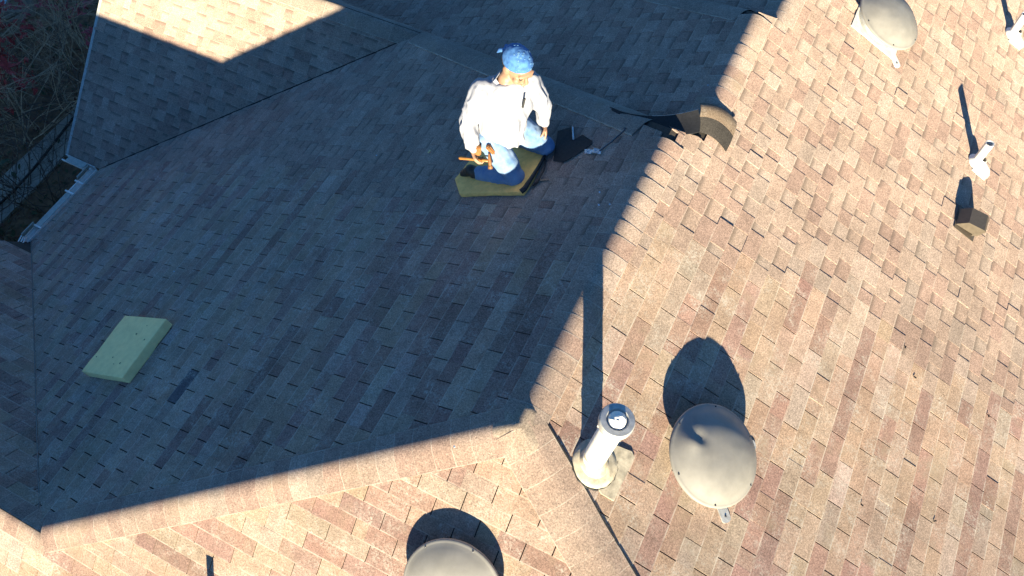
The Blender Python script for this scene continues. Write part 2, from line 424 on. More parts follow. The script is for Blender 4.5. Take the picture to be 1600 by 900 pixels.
for k, nm in (('t', 'shingle_courses'), ('l', 'laminated_shingle_courses')):
    mb = stuff[k]; me = mb.mesh(nm)
    for m in MATS: me.materials.append(m)
    ca = me.color_attributes.new('col', 'FLOAT_COLOR', 'CORNER'); uvl = me.uv_layers.new(name='UVMap')
    cols = []; uvs = []
    for p in me.polygons:
        c = mb.col[p.index]; vv = mb.uv[p.index]; base = None
        mn = min(me.loops[i].vertex_index for i in p.loop_indices)
        cols += [c[0], c[1], c[2], 1.0] * p.loop_total
    # per-loop v coordinate from a per-vertex list
    vlist = [0.0] * len(me.vertices)
    for fi, f in enumerate(mb.f):
        if fi == 0 or mb.uv[fi] is not mb.uv[fi - 1]:
            b0 = min(f)
            for j, t in enumerate(mb.uv[fi]): vlist[b0 + j] = t
    for lp in me.loops: uvs += [0.0, vlist[lp.vertex_index]]
    ca.data.foreach_set('color', cols); uvl.data.foreach_set('uv', uvs)
    o = bpy.data.objects.new(nm, me); COL.objects.link(o); o.parent = house; o.matrix_parent_inverse = PINV['house']; o['kind'] = 'stuff'
    o['label'] = 'old three-tab shingle courses' if k == 't' else 'newer laminated shingle courses of the repaired area'

# ------------------------------------------------------------------ ridge and hip cap shingles
def caps(P, Q, plL, plR, expo, hw=.15, rnd=random.Random(3), pal=PALL, t0=.42, lift=.016, lap=.0012, dull=1.0):
    # P start, Q end: pieces lap towards Q
    ax = (Q - P); Ltot = ax.length; ax.normalize()
    def side(pl, other):
        d = pl.N.cross(ax).normalized()
        return -d if d.dot(other.N) > 0 else d
    dL = side(plL, plR); dR = side(plR, plL); nM = (plL.N + plR.N).normalized()
    n = max(1, int(round(Ltot / expo))); step = Ltot / n
    ts = [-1, -.95, -.8, -.6, -t0, -t0 * .66, -t0 * .33, 0, t0 * .33, t0 * .66, t0, .6, .8, .95, 1]
    def cs(t, h):
        if abs(t) >= t0:
            d, N = (dL, plL.N) if t < 0 else (dR, plR.N); return d * (abs(t) * hw) + N * h
        a = (t + t0) / (2 * t0); A = dL * (t0 * hw) + plL.N * h; B = dR * (t0 * hw) + plR.N * h; Cc = nM * (h / max(nM.dot(plL.N), .4))
        return A * (1 - a) ** 2 + Cc * (2 * a * (1 - a)) + B * a * a
    for i in range(n):
        jt = rnd.uniform(-.004, .004); lp = (lap(i / n) if callable(lap) else lap) * rnd.uniform(.7, 1.3); skew = rnd.uniform(-.006, .006)
        if lp < .002: jt = 0; skew = 0; lp *= .4
        a = P + ax * (i * step - (.012 if lp >= .002 else .001)); b = P + ax * ((i + 1) * step + jt); m_ = b - ax * .008
        vs = []; K = len(ts); ev = []
        for o_, h, e in ((a, lift - (.0006 if lp < .002 else 0), 0), (m_, lift + lp, 0), (b, lift + lp, 1), (b, lift - .008, 1)):
            for t in ts: vs.append(o_ + cs(t, h) + ax * (skew * t)); ev.append(0 if (e or abs(t) > .99) else 1)
        nb = len(vs)
        for o_, h in ((a, -.006), (b, -.006)):
            for t in (-1, 1): vs.append(o_ + cs(t, h) + ax * (skew * t)); ev.append(0)
        fs = []
        for r_ in range(3):
            for k in range(K - 1): fs.append((r_ * K + k, r_ * K + k + 1, (r_ + 1) * K + k + 1, (r_ + 1) * K + k))
        fs += [(0, K, 2 * K, 3 * K, nb + 2, nb), (K - 1, 2 * K - 1, 3 * K - 1, 4 * K - 1, nb + 3, nb + 1)]
        mb = MB(); mb.add(vs, fs); o = mb.build('ridge_cap_shingle', MCAP, house)
        smooth_by_angle(o, 40)
        c = pick(pal, rnd); o.color = (c[0] * dull, c[1] * dull, c[2] * dull, 1)
        ca = o.data.color_attributes.new('col', 'FLOAT_COLOR', 'CORNER')
        ca.data.foreach_set('color', [1.0] * (4 * len(o.data.loops)))
        uvl = o.data.uv_layers.new(name='UVMap'); uu = []
        for lp_ in o.data.loops: uu += [0.0, .10 * ev[lp_.vertex_index] if ev[lp_.vertex_index] else 0.0]
        uvl.data.foreach_set('uv', uu)
caps(P2 + (P1 - P2) * .012, P1, PA, PE, .135)                              # hip between shaded slope and hip end
caps(P2, V((2.7, -.5929 * 2.7, -s * 2.7)), PE, PB, .17, hw=.165)               # hip between hip end and sunlit slope
caps(P2 + V((0, .03, 0)), P4 - V((0, .10, 0)), PA, PB, .135, lap=lambda f: .001 + .006 * max(0, f - .3))             # main ridge
caps(V((-3.02, P1.y, P1.z)), V((-9.6, P1.y, P1.z)), PF, PE, .14)         # lower wing ridge
DUL = [((.26, .225, .18), 3), ((.235, .205, .165), 2), ((.28, .24, .195), 2)]
caps(P4 + (P3 - P4) * .06, P3, PA, PN, .42, hw=.19, pal=DUL, lift=.022)   # hip above the roofer
caps(P3 + V((.08, 0, 0)), V((-7.5, P3.y, P3.z)), PN, PD, .42, hw=.19, pal=DUL, lift=.022)
caps(V((XC, 2.78, -s * XC)), V((XC, Y5 - .03, -s * XC)), PC, PB, .125, lap=.002)   # far ridge
n2 = Plane(0, -sN, 0)
Q5 = V((XC, Y5, -s * XC))
caps(Q5 + V((-.1, .048, -s * .1)), Q5 + V((-3.4, .478 * 3.4, -s * 3.4)), PC, n2, .42, hw=.16, pal=DUL)
caps(V((XC2, Y5 + .07, -s * XC2)), V((XC2, 9, -s * XC2)), PC2, PB, .125)
# moulded cap over the meeting point of ridge and two hips
mb = MB(); vs = [V((0, 0, .012))]; fs = []; nk_ = 32
for ri, rr_ in enumerate((.03, .06, .09, .12, .15, .165)):
    for k in range(nk_):
        a = 2 * math.pi * k / nk_; x_, y_ = rr_ * math.cos(a), rr_ * math.sin(a)
        zs = [PA.z(x_, y_), PB.z(x_, y_), PE.z(x_, y_)]; kk = .012; z_ = -kk * math.log(sum(math.exp(-q / kk) for q in zs))
        vs.append(V((x_, y_, z_ + (.0175 if ri < 5 else .004))))
for k in range(nk_): fs.append((0, 1 + k, 1 + (k + 1) % nk_))
for ri in range(5):
    for k in range(nk_): k2 = (k + 1) % nk_; b_ = 1 + ri * nk_; fs.append((b_ + k, b_ + nk_ + k, b_ + nk_ + k2, b_ + k2))
mb.add(vs, fs); o = mb.build('junction_cap', MCAP, house); smooth_by_angle(o, 50); o.color = (.345, .272, .21, 1)
ca = o.data.color_attributes.new('col', 'FLOAT_COLOR', 'CORNER'); ca.data.foreach_set('color', [1.0] * (4 * len(o.data.loops)))
uvl = o.data.uv_layers.new(name='UVMap'); uvl.data.foreach_set('uv', [.5] * (2 * len(o.data.loops)))
# black tube standing in for the raised cap edge's shadow beside the lower hip
hd = V((1, -.5929, -s)).normalized(); dB = (PB.N.cross(hd)).normalized(); dB = dB if dB.x > 0 else -dB
mb = MB(); pts = []; rr = []
for i in range(60):
    t = .06 + i * .05; w = .168 + .004 * math.sin(i * .31)
    pts.append(P2 + hd * t + dB * w + PB.N * .012); rr.append(.0045 + .0025 * abs(math.sin(i * .37)))
mb.tube(pts, rr, 6); mb.build('cap_shadow_line', MSEAL_SHADE, house)
# valley lines
def strip(name, P, Q, w, N, mat):
    d = (Q - P).normalized(); x = d.cross(N).normalized() * w
    m = MB(); up = N * .019
    m.add([P - x + up, P + x + up, Q + x + up, Q - x + up, P - x, P + x, Q + x, Q - x], [(0, 1, 2, 3), (0, 4, 5, 1), (1, 5, 6, 2), (2, 6, 7, 3), (3, 7, 4, 0)]); return m.build(name, mat, house)
strip('valley_liner', P1 + V((-.1, .06, -.05)), C1, .004, V((0, 0, 1)), MMETAL_)
strip('valley_liner', P3 + V((-.1, -.06, -.05)), C2, .005, V((0, 0, 1)), MFELT)
# rake trim of the left gable
mb = MB(); a = PD.pt(-7.525, C2.y - .01, .012); b = PD.pt(-7.525, P3.y, .012)
mb.add([a + V((.03, 0, 0)), b + V((.03, 0, 0)), b + V((-.012, 0, 0)), a + V((-.012, 0, 0)), a + V((-.012, 0, -.14)), b + V((-.012, 0, -.14))], [(0, 1, 2, 3), (3, 2, 5, 4)])
mb.build('rake_trim', plain('grey_trim', (.40, .40, .38), .6), house)
# walls under the eaves
mb = MB()
def wall(x0, y0, x1, y1, z1):
    d = V((x1 - x0, y1 - y0, 0)); L_ = d.length; d.normalize(); n = V((-d.y, d.x, 0)) * .1
    a = V((x0, y0, GZ)); b = V((x1, y1, GZ)); up = V((0, 0, z1 - GZ))
    mb.add([a, b, b + n, a + n, a + up, b + up, b + n + up, a + n + up], [(0, 1, 5, 4), (1, 2, 6, 5), (2, 3, 7, 6), (3, 0, 4, 7), (4, 5, 6, 7)])
for w in ((-6.6, .9, -6.6, 1.5, -3.35), (-7.2, 2.2, -6.6, 2.2, -3.2), (-7.2, 5.4, -7.2, 2.3, -3.1), (-11, .2, -6.6, .2, -3.3), (6.6, -3.8, 6.6, 9.3, -3.4), (-11, -3.7, 6.6, -3.7, -3.3), (-6.5, 9.3, 6.6, 9.3, -3.4)): wall(*w)
mb.build('wall', MWALL, house)

# ------------------------------------------------------------------ gutters round the courtyard corner
def gutter(name, P, Q, out, mat=MGUT, w=.095, h=.085):
    prof = [(0, 0), (0, -h), (w * .7, -h), (w, -h * .35), (w, 0), (w * .86, 0), (w * .86, -.006), (w - .006, -.008), (w - .006, -h * .33), (w * .67, -h + .006), (.006, -h + .006), (.006, 0)]
    m = MB(); vs = [e + out * a + V((0, 0, b)) for e in (P, Q) for a, b in prof]; n = len(prof)
    m.add(vs, [(i, (i + 1) % n, n + (i + 1) % n, n + i) for i in range(n)] + [tuple(range(n)), tuple(range(2 * n - 1, n - 1, -1))])
    return m.build(name, mat, house)
gx = C1.x - .012; go = V((-1, 0, 0))
gutter('gutter', V((gx, C1.y - .04, ZE + .035)), V((gx, C2.y - .05, ZE + .035)), go)
gutter('gutter', V((-7.50, C2.y - .015, ZE + .035)), V((gx - .05, C2.y - .015, ZE + .035)), V((0, -1, 0)))
mb = MB()   # leaf guard over the near half of the gutter
mb.box((gx - .045, C1.y + .46, ZE + .041), .078, .56, .006); mb.build('gutter_guard', MGUARD, house)
mb = MB(); mb.box((-7.28, C2.y - .065, ZE + .041), .30, .085, .006); mb.build('gutter_guard', MGUARD, house)
for (y, z_) in ((C1.y + .10, .06), (C2.y - .17, .06)):      # corner splash guards
    mb = MB(); mb.box((gx - .10, y, ZE + z_), .012, .20, .12, Matrix.Rotation(.5, 3, 'Y')); mb.build('splash_guard', MGUARD, house)
for y in (C1.y + .19, C1.y + .76, C2.y - .30):
    mb = MB(); mb.box((gx - .05, y, ZE + .047), .14, .022, .006); mb.build('gutter_strap', MGUT, house)
for k in range(3):
    mb = MB(); mb.box((gx - .03 - k * .035, C1.y - .045, ZE + .05), .012, .10, .010, Matrix.Rotation(.35, 3, 'Z')); mb.build('gutter_strap', MGUT, house)

# ------------------------------------------------------------------ lifted cap shingles at the ridge junction
def sheet(name, rows, mat, thick, parent=None, colr=None):
    m = MB(); nr = len(rows); nc = len(rows[0]); top = [p for r in rows for p in r]
    nor = []
    for i in range(nr):
        for j in range(nc):
            du = rows[min(i + 1, nr - 1)][j] - rows[max(i - 1, 0)][j]; dv = rows[i][min(j + 1, nc - 1)] - rows[i][max(j - 1, 0)]
            n = du.cross(dv); n = n.normalized() if n.length > 1e-9 else V((0, 0, 1)); nor.append(n)
    bot = [p - n * thick for p, n in zip(top, nor)]; T = len(top)
    ids = lambda i, j: i * nc + j
    fs = []; mi = []
    for i in range(nr - 1):
        for j in range(nc - 1):
            q = (ids(i, j), ids(i + 1, j), ids(i + 1, j + 1), ids(i, j + 1)); fs.append(q); fs.append(tuple(T + k for k in q[::-1]))
    edge = [ids(0, j) for j in range(nc)] + [ids(i, nc - 1) for i in range(1, nr)] + [ids(nr - 1, j) for j in range(nc - 2, -1, -1)] + [ids(i, 0) for i in range(nr - 2, 0, -1)]
    for a, b in zip(edge, edge[1:] + edge[:1]): fs.append((a, b, T + b, T + a))
    m.add(top + bot, fs); o = m.build(name, mat, parent); smooth_by_angle(o, 45)
    ca = o.data.color_attributes.new('col', 'FLOAT_COLOR', 'CORNER'); ca.data.foreach_set('color', [1.0] * (4 * len(o.data.loops)))
    o.data.uv_layers.new(name='UVMap').data.foreach_set('uv', [.5] * (2 * len(o.data.loops)))
    if colr: o.color = (*colr, 1)
    return o
MUNDER = shingle_mat('shingle_underside_grit')
def bez(a, b, c, t): return a * (1 - t) ** 2 + b * (2 * t * (1 - t)) + c * t * t
# a: cap bent over the ridge end, lit on top, its torn gritty edge turned to the viewer
def q3(A, B, C, t): return tuple(bez(V((*A, 0)), V((*B, 0)), V((*C, 0)), t).xy)
lf = empty('lifted_cap_shingle', tuple(PB.px(1110, 200))); tag(lf, 'curled tan cap shingle standing up at the ridge junction, gritty dark underside', 'shingle')
r1 = []; r2 = []
for i in range(11):
    t = i / 10; h = .055 - .022 * t
    a_ = PB.px(*q3((1088, 166), (1124, 165), (1147, 194), t), h * .8); b_ = PB.px(*q3((1086, 188), (1120, 186), (1141, 216), t), h)
    c_ = PB.px(*q3((1088, 208), (1114, 212), (1131, 239), t), .022)
    r1.append([a_.lerp(b_, k / 4) + PB.N * (.012 * math.sin(math.pi * k / 4)) for k in range(5)])
    r2.append([b_.lerp(c_, k / 4) + V((.2, -.5, 0)) * (.02 * math.sin(math.pi * k / 4)) for k in range(5)])
sheet('bent_tab', r1, MCAP, .006, lf, (.17, .125, .09)); sheet('curled_underside', r2, MUNDER, .004, lf, (.045, .04, .036))
# b: end of the hip cap peeled up on edge between roofer and junction
rows = []
def q3(A, B, C, t): return tuple(bez(V((*A, 0)), V((*B, 0)), V((*C, 0)), t).xy)
for i in range(15):
    t = i / 14; tx, ty = q3((955, 173), (1020, 203), (1095, 185), t); bx, by = q3((957, 176), (1040, 226), (1094, 209), t)
    pq = Plane(s, 0, -2 * s * XC * t * .8); top = pq.px(tx, ty, .035 + .05 * t); bot = pq.px(bx, by, .026 - .01 * t)
    rows.append([top.lerp(bot, k / 4) + V((.3, .8, 0)).normalized() * (.018 * math.sin(math.pi * k / 4)) for k in range(5)])
pf = sheet('peeled_cap_strip', rows, MFELT, .005); tag(pf, 'dark strip of hip cap peeled up beside the curled tan cap shingle', 'shingle strip')
m = MB(); m.tube([r[0] + V((0, 0, .002)) for r in rows[7:]], .0028, 5); o = m.build('pale_edge', MPLAST, pf)
# ------------------------------------------------------------------ roof vents and pipes
def frame_on(pl): return pl.U, pl.W, pl.N
def dome_vent(pl, x, y, label, fa=.165, fm=None, dent=None, r=.32, h=.135, squash=1.0, grp='round dome vents'):
    O = pl.pt(x, y); U, W, N = pl.U, pl.W, pl.N
    t = empty('dome_vent', tuple(O)); tag(t, label, 'roof vent', grp)
    m = MB(); a = fa
    m.box(O + N * .016, 2 * a, 2 * a, .008, Matrix((U, W, N)).transposed())
    for e in (-1, 1):
        d = (U * e * .30 - W * .34).normalized(); xs = d.cross(N).normalized(); q = []
        for k in range(7): an = -math.pi / 2 + k * math.pi / 6; q.append(O + d * (.405 + .022 * math.cos(an)) + xs * (.034 * math.sin(an)) + N * .0185)
        q += [O + d * .20 + xs * .036 + N * .0185, O + d * .20 - xs * .036 + N * .0185]; n = len(q)
        m.add(q + [p - N * .010 for p in q], [tuple(range(n))] + [(i, n + i, n + (i + 1) % n, (i + 1) % n) for i in range(n)])
    m.build('flange', fm or MGALV, t)
    m = MB(); m.lathe([(.245, .015), (.215, .03), (.205, .05), (.205, h)], O, U, W, N, 36); o = m.build('throat', MGALV, t); smooth_by_angle(o)
    def fn(p):
        q = p.copy()
        if dent:
            for dx, dy, dr, dz in dent:
                d2 = ((p.x - dx) ** 2 + (p.y - dy) ** 2) / (dr * dr)
                if d2 < 4: q.z += dz * math.exp(-d2 * 1.6)
        q.z += .0018 * mnoise.noise(V((p.x * 14, p.y * 14, x)))
        return q
    prof = [(r - .03, -.016), (r, -.016), (r + .001, -.004), (r - .004, .003), (r - .014, .006), (r - .022, .010)]
    for i in range(1, 16):
        q = i / 15; rr = (r - .022) * (1 - q); prof.append((max(rr, .0005), .010 + .082 * squash * (1 - ((1 - q)) ** 2.6)))
    m = MB(); m.lathe(prof, O + N * h, U, W, N, 56, fn=fn); cp = m.build('cap', MDOME, t); smooth_by_angle(cp, 50)
    for k in range(6):
        an = k * math.pi / 3 + .4; m = MB(); m.lathe([(.006, 0), (.005, .004), (.0005, .005)], O + N * (h + .009) + (U * math.cos(an) + W * math.sin(an)) * (r - .016), U, W, N, 8); m.build('rivet', MSTEEL, cp)
    for cx, cy in ((1, -1), (-1, -1)):
        m = MB(); m.lathe([(.008, 0), (.006, .005), (.0005, .006)], O + N * .0185 + (U * cx * .30 - W * .34).normalized() * .385, U, W, N, 8); m.build('nail_head', MSTEEL, t)
    return t
def to_uv(pl, x, y, px, py, h): # dent position on the cap from a pixel
    P = hit(px, py, pl.N, pl.d + h); d = P - pl.pt(x, y, h); return d.dot(pl.U), d.dot(pl.W)
d1 = to_uv(PB, 1.05, .5, 1083, 690, .20); d2 = to_uv(PB, 1.05, .5, 1072, 682, .20)
dome_vent(PB, 1.05, .5, 'round grey-beige dome vent with a dented top, right of the flue pipe', dent=[(d1[0], d1[1], .060, .016), (d1[0] + .045, d1[1] - .03, .045, -.018)])
bq = proj(PE.pt(-.10, -.985)); bq = PE.px(bq[0] + 38, bq[1] - 33)
dome_vent(PE, bq.x, bq.y, 'round grey-beige dome vent cut by the bottom edge of the photo')
dome_vent(PB, 1.13, 4.93, 'round grey-beige dome vent on white flange at the top edge', squash=1.15, fa=.25, fm=MWHITE)

def pipe_vent(pl, x, y, h, r, label, grp=None, base_px=None):
    O = pl.pt(x, y); U, W, N = pl.U, pl.W, pl.N; Z = V((0, 0, 1))
    t = empty('vent_pipe', tuple(O)); tag(t, label, 'vent pipe', grp)
    n = 24; m = MB(); X = V((1, 0, 0)); Y = V((0, 1, 0))
    m.lathe([(r, -.03), (r, h), (r * .80, h), (r * .80, h - .12), (.0005, h - .12)], O, X, Y, Z, n); o = m.build('pipe', MWHITE, t); smooth_by_angle(o, 40)
    m = MB(); m.lathe([(.085, .012), (.078, .024), (r * 1.7, .045), (r * 1.1, .085), (r * .9, .09)], O, U, W, N, 28); o = m.build('boot', MWHITE, t); smooth_by_angle(o, 40)
    m = MB(); q = [(-.11, -.13), (-.03, -.17), (.03, -.16), (.10, -.06), (.10, .02), (-.11, .02)]
    tp = [O + U * a + W * b + N * .0185 for a, b in q]; k = len(tp)
    m.add(tp + [p - N * .01 for p in tp], [tuple(range(k))] + [(i, k + i, k + (i + 1) % k, (i + 1) % k) for i in range(k)]); m.build('flashing_plate', MWHITE, t)
    return t
pipe_vent(PB, 2.352, 4.325, .265, .036, 'white vent pipe above the brown box vent', 'white plumbing vent pipes')
pipe_vent(PB, 2.385, 6.13, .265, .036, 'white vent pipe in the top right corner of the photo', 'white plumbing vent pipes')
sh = PE.pt(-1.62, -1.50)
pipe_vent(PE, -1.560, -1.672, .268, .028, 'vent pipe below the frame whose shadow shows bottom left', 'white plumbing vent pipes')

# flue
O = PB.px(924, 722); U, W, N = PB.U, PB.W, PB.N
fl = empty('flue_pipe', tuple(O)); tag(fl, 'thick white flue pipe with round grey cap and cream cone flashing', 'flue')
ax = (V((.080, .03, .75))).normalized(); fx = V((0, 1, 0)).cross(ax).normalized(); fy = ax.cross(fx)
HF = .755
m = MB(); m.lathe([(.068, -.05), (.068, HF - .06)], O, fx, fy, ax, 32); o = m.build('pipe', MWHITE, fl); smooth_by_angle(o)
m = MB(); m.lathe([(.068, .15), (.072, .148), (.072, .165), (.068, .167)], O, fx, fy, ax, 32); m.build('band', MCREAM, fl)
m = MB(); m.lathe([(.068, HF - .11), (.080, HF - .105), (.080, HF - .075), (.094, HF - .05), (.094, HF - .008), (.089, HF), (.062, HF + .002), (.056, HF - .006), (.052, HF - .010)], O, fx, fy, ax, 40); o = m.build('cap', MGALV, fl); smooth_by_angle(o)
m = MB()
def rough(p): q = p.copy(); q.z += .010 * mnoise.noise(V((p.x * 60, p.y * 60, 3.3))); return q
m.lathe([(.052, HF - .010), (.046, HF + .004), (.038, HF + .016), (.028, HF + .024), (.018, HF + .030), (.008, HF + .033), (.0005, HF + .034)], O, fx, fy, ax, 32, fn=rough); o = m.build('cap_crust', MWHITE, fl)
for k in range(4):
    a = k * 1.57 + .5; m = MB(); m.box(O + ax * (HF - .09) + (fx * math.cos(a) + fy * math.sin(a)) * .082, .012, .012, .03); m.build('cap_clip', MGALV, fl)
m = MB()
m.lathe([(.150, .010), (.143, .022), (.115, .030), (.05, .035)], O + W * -.02, U, W, N, 40); m.lathe([(.130, -.04), (.100, .015), (.082, .055), (.073, .085), (.067, .09)], O, fx, fy, ax, 40); o = m.build('cone_flashing', MCREAM, fl); smooth_by_angle(o, 60)
m = MB(); q = [(-.15, -.03), (-.03, -.27), (.05, -.27), (.16, -.25), (.21, -.05), (.14, .03)]
q = []
for px_, py_ in ((950, 692), (985, 706), (989, 715), (957, 783), (938, 772), (916, 742)):
    P = PB.px(px_, py_); q.append(P + PB.N * .0195)
k = len(q); m.add(q + [p - N * .01 for p in q], [tuple(range(k))] + [(i, k + i, k + (i + 1) % k, (i + 1) % k) for i in range(k)]); m.build('flashing_plate', MCREAM, fl)
m = MB(); pts = []
for i in range(22):
    a = math.radians(-235 + i * 8.6); pts.append(O + W * -.02 + (U * math.cos(a) + W * math.sin(a)) * (.151 + .003 * math.sin(i * 2.1)) + N * .014)
m.tube(pts, [.005 + .002 * abs(math.sin(i * 1.9)) for i in range(22)], 6); m.build('sealant_bead', MSEAL_SHADE, fl)

# brown box vent
O = PB.px(1507, 350); U, W, N = PB.U, PB.W, PB.N
bv = empty('box_vent', tuple(O)); tag(bv, 'small brown slant box vent below the white pipe on sunlit slope', 'roof vent')
m = MB(); m.box(O + N * .016, .25, .22, .004, Matrix((U, W, N)).transposed()); m.build('flange', MBROWN, bv)
m = MB(); a = .085
pr = [(-.085, .02), (.09, .02), (.09, .045), (-.03, .145), (-.085, .145)]   # (downslope->upslope, height)
pr = [(-.10, .045), (-.10, .135), (-.075, .145), (.06, .11), (.10, .02), (.10, .018)]
vs = [O + U * e + W * p + N * z_ for e in (-a, a) for p, z_ in pr]; n = len(pr)
m.add(vs, [(i, i + 1, n + i + 1, n + i) for i in range(1, n - 1)] + [tuple(range(n)), tuple(range(2 * n - 1, n - 1, -1)), (0, n, n + 1, 1)]); m.build('hood', MBROWN, bv)
m = MB(); m.box(O + W * -.085 + N * .03, .15, .02, .03, Matrix((U, W, N)).transposed()); m.build('louvre', MBROWN, bv)
m = MB(); m.box(O + W * -.13 + N * .02, .03, .06, .006, Matrix((U, W, N)).transposed()); m.build('tab', MBROWN, bv)

# ------------------------------------------------------------------ loose things on the shaded slope
def slab(name, corners, h, mat, bevel=.012, parent=None, sub=0, lift=.014, pl=PA):
    m = MB(); n = len(corners); b = [pl.pt(x, y, lift) for x, y in corners]; t = [p + pl.N * h for p in b]
    m.add(b + t, [tuple(range(n - 1, -1, -1)), tuple(range(n, 2 * n))] + [(i, (i + 1) % n, n + (i + 1) % n, n + i) for i in range(n)])
    o = m.build(name, mat, parent)
    bm = bmesh.new(); bm.from_mesh(o.data)
    bmesh.ops.bevel(bm, geom=list(bm.edges), offset=bevel, segments=2, profile=.6, affect='EDGES'); bm.to_mesh(o.data); bm.free()
    return o
fb = empty('foam_block', tuple(PA.pt(-3.68, -.3))); tag(fb, 'pale green foam block lying on the shaded slope', 'foam block')
FC = [(-3.95, -.655), (-3.385, -.58), (-3.43, .03), (-4.0, -.045)]
o = slab('block', FC, .088, MFOAM, .008, fb)
bm = bmesh.new(); bm.from_mesh(o.data); bmesh.ops.subdivide_edges(bm, edges=list(bm.edges), cuts=5, use_grid_fill=True)
for v in bm.verts: v.co += PA.N * (.006 * mnoise.noise(v.co * 9)) + V((.5, .3, 0)) * (.010 * mnoise.noise(v.co * 14 + V((3, 1, 2))))
bm.to_mesh(o.data); bm.free(); smooth_by_angle(o, 30)
rnd = random.Random(5)
for k in range(7):
    a, b = rnd.uniform(.08, .92), rnd.uniform(.08, .92); c = [V((x, y, 0)) for x, y in FC]
    p = (c[0] * (1 - a) + c[1] * a) * (1 - b) + (c[3] * (1 - a) + c[2] * a) * b; r_ = rnd.uniform(.004, .010)
    m = MB(); m.lathe([(r_, 0), (r_ * .8, .0025), (.0005, .003)], PA.pt(p.x, p.y, .1035), PA.U * 1.0, PA.W * rnd.uniform(.5, 1), PA.N, 9); m.build('pit', MFOAMH, fb)
# knee mat
mt = empty('knee_mat', tuple(PA.pt(-1.15, 2.0))); tag(mt, 'khaki padded knee mat under the kneeling roofer', 'mat')
cs_ = [(715, 287), (722, 310), (770, 309), (821, 308), (836, 285), (858, 238), (800, 225), (752, 240)]
MC = []
for px_, py_ in cs_: P = PA.px(px_, py_, 0); MC.append((P.x, P.y))
o = slab('pad', MC, .042, MMAT, .012, mt)
bm = bmesh.new(); bm.from_mesh(o.data); bmesh.ops.triangulate(bm, faces=list(bm.faces)); bmesh.ops.subdivide_edges(bm, edges=[e for e in bm.edges if e.calc_length() > .06], cuts=4, use_grid_fill=True)
for v in bm.verts: v.co += PA.N * (.010 * mnoise.noise(v.co * 7))
bm.to_mesh(o.data); bm.free(); smooth_by_angle(o, 50)
m = MB(); pts = [PA.px(818, 307, .05), PA.px(824, 303, .055), PA.px(836, 283, .05), PA.px(848, 262, .045), PA.px(856, 246, .045)]
m.tube(pts, [.022, .022, .016, .013, .012], 8); m.build('rolled_edge', MBLACK, mt)
m = MB(); m.tube([PA.px(834, 293, .02), PA.px(843, 288, .03), PA.px(852, 272, .035), PA.px(855, 255, .03), PA.px(850, 248, .04)], .007, 6); o = m.build('cord_loop', MBLACK, None); tag(o, 'thin black cord looped beside the knee mat', 'cord')
m = MB(); m.tube([PA.px(836, 289, .018), PA.px(847, 285, .02), PA.px(859, 284, .018)], [.006, .008, .004], 6); o = m.build('wire_offcut', MSTEEL, None); tag(o, 'short bent metal offcut lying below the black cord', 'offcut')
# black felt pieces, pry bar, crumpled wrapper
def thin(name, pxs, mat, label, cat, h=.016, th=.004, pl=PA, grp=None):
    m = MB(); q = [pl.px(x, y, h + .004 * math.sin(i * 2.2)) for i, (x, y) in enumerate(pxs)]; n = len(q)
    m.add(q + [p - pl.N * th for p in q], [tuple(range(n)), tuple(range(2 * n - 1, n - 1, -1))] + [(i, n + i, n + (i + 1) % n, (i + 1) % n) for i in range(n)])
    o = m.build(name, mat); tag(o, label, cat, grp); return o
thin('felt_piece', [(873, 208), (896, 202), (897, 222), (912, 214), (927, 224), (926, 228), (899, 248), (881, 257), (866, 254), (870, 232)], MFELT, 'black notched piece of roofing felt right of the roofer', 'roofing felt', .024)
pb = empty('pry_bar', tuple(PA.px(955, 225))); tag(pb, 'thin black pry bar lying by the hip cap', 'pry bar')
m = MB(); m.tube([PA.px(938, 240, .025), PA.px(960, 224, .03), PA.px(978, 210, .04)], [.006, .007, .007], 8); m.build('shaft', MSTEEL, pb)
m = MB(); m.tube([PA.px(978, 210, .04), PA.px(980, 208, .052), PA.px(983, 209, .055)], [.007, .009, .004], 8, flat=.6); m.build('claw', MSTEEL, pb)
m = MB(); m.tube([PA.px(897, 203, .03), PA.px(898, 222, .03)], .007, 6); o = m.build('chalk_stick', MPLAST); tag(o, 'short pale grey stick standing out beside the black felt', 'stick')
m = MB(); rnd = random.Random(9); rows = []
for i in range(9):
    rows.append([PA.px(915 + 26 * i / 8, 236 + 7 * j / 4 + 2 * i / 8, .018 + .035 * abs(mnoise.noise(V((i * .9, j * .8, 4.2))))) for j in range(5)])
cw = sheet('crumpled_wrapper', rows, MPLAST, .001); tag(cw, 'crumpled pale blue plastic wrapper at the end of the pry bar', 'wrapper')
for p in cw.data.polygons: p.use_smooth = False
for i, (x, y) in enumerate(((672, 239), (937, 323), (954, 322), (274, 426), (938, 303), (590, 245), (1107, 136), (360, 540), (712, 700))):
    P = PA.px(x, y, .018) if x != 1107 else PC.px(x, y, .018)
    m = MB(); m.box(P, .011, .034 if i == 0 else .012, .005, Matrix.Rotation(i * .9, 3, 'Z')); o = m.build('chip', MPLAST if i else MFOAM)
    tag(o, 'tiny pale chip of debris lying on the shaded shingles', 'debris', 'pale chips scattered on the shaded slopes')
for i, (x, y) in enumerate(((1412, 543), (1344, 789), (1458, 814), (1542, 650), (1427, 590))):
    m = MB(); m.box(PB.px(x, y, .016), .009, .022, .004, Matrix.Rotation(i * 1.1, 3, 'Z')); o = m.build('chip', MSEAL_SHADE)
    tag(o, 'small dark fleck of debris lying on the sunlit shingles', 'debris', 'dark flecks on the sunlit slope')

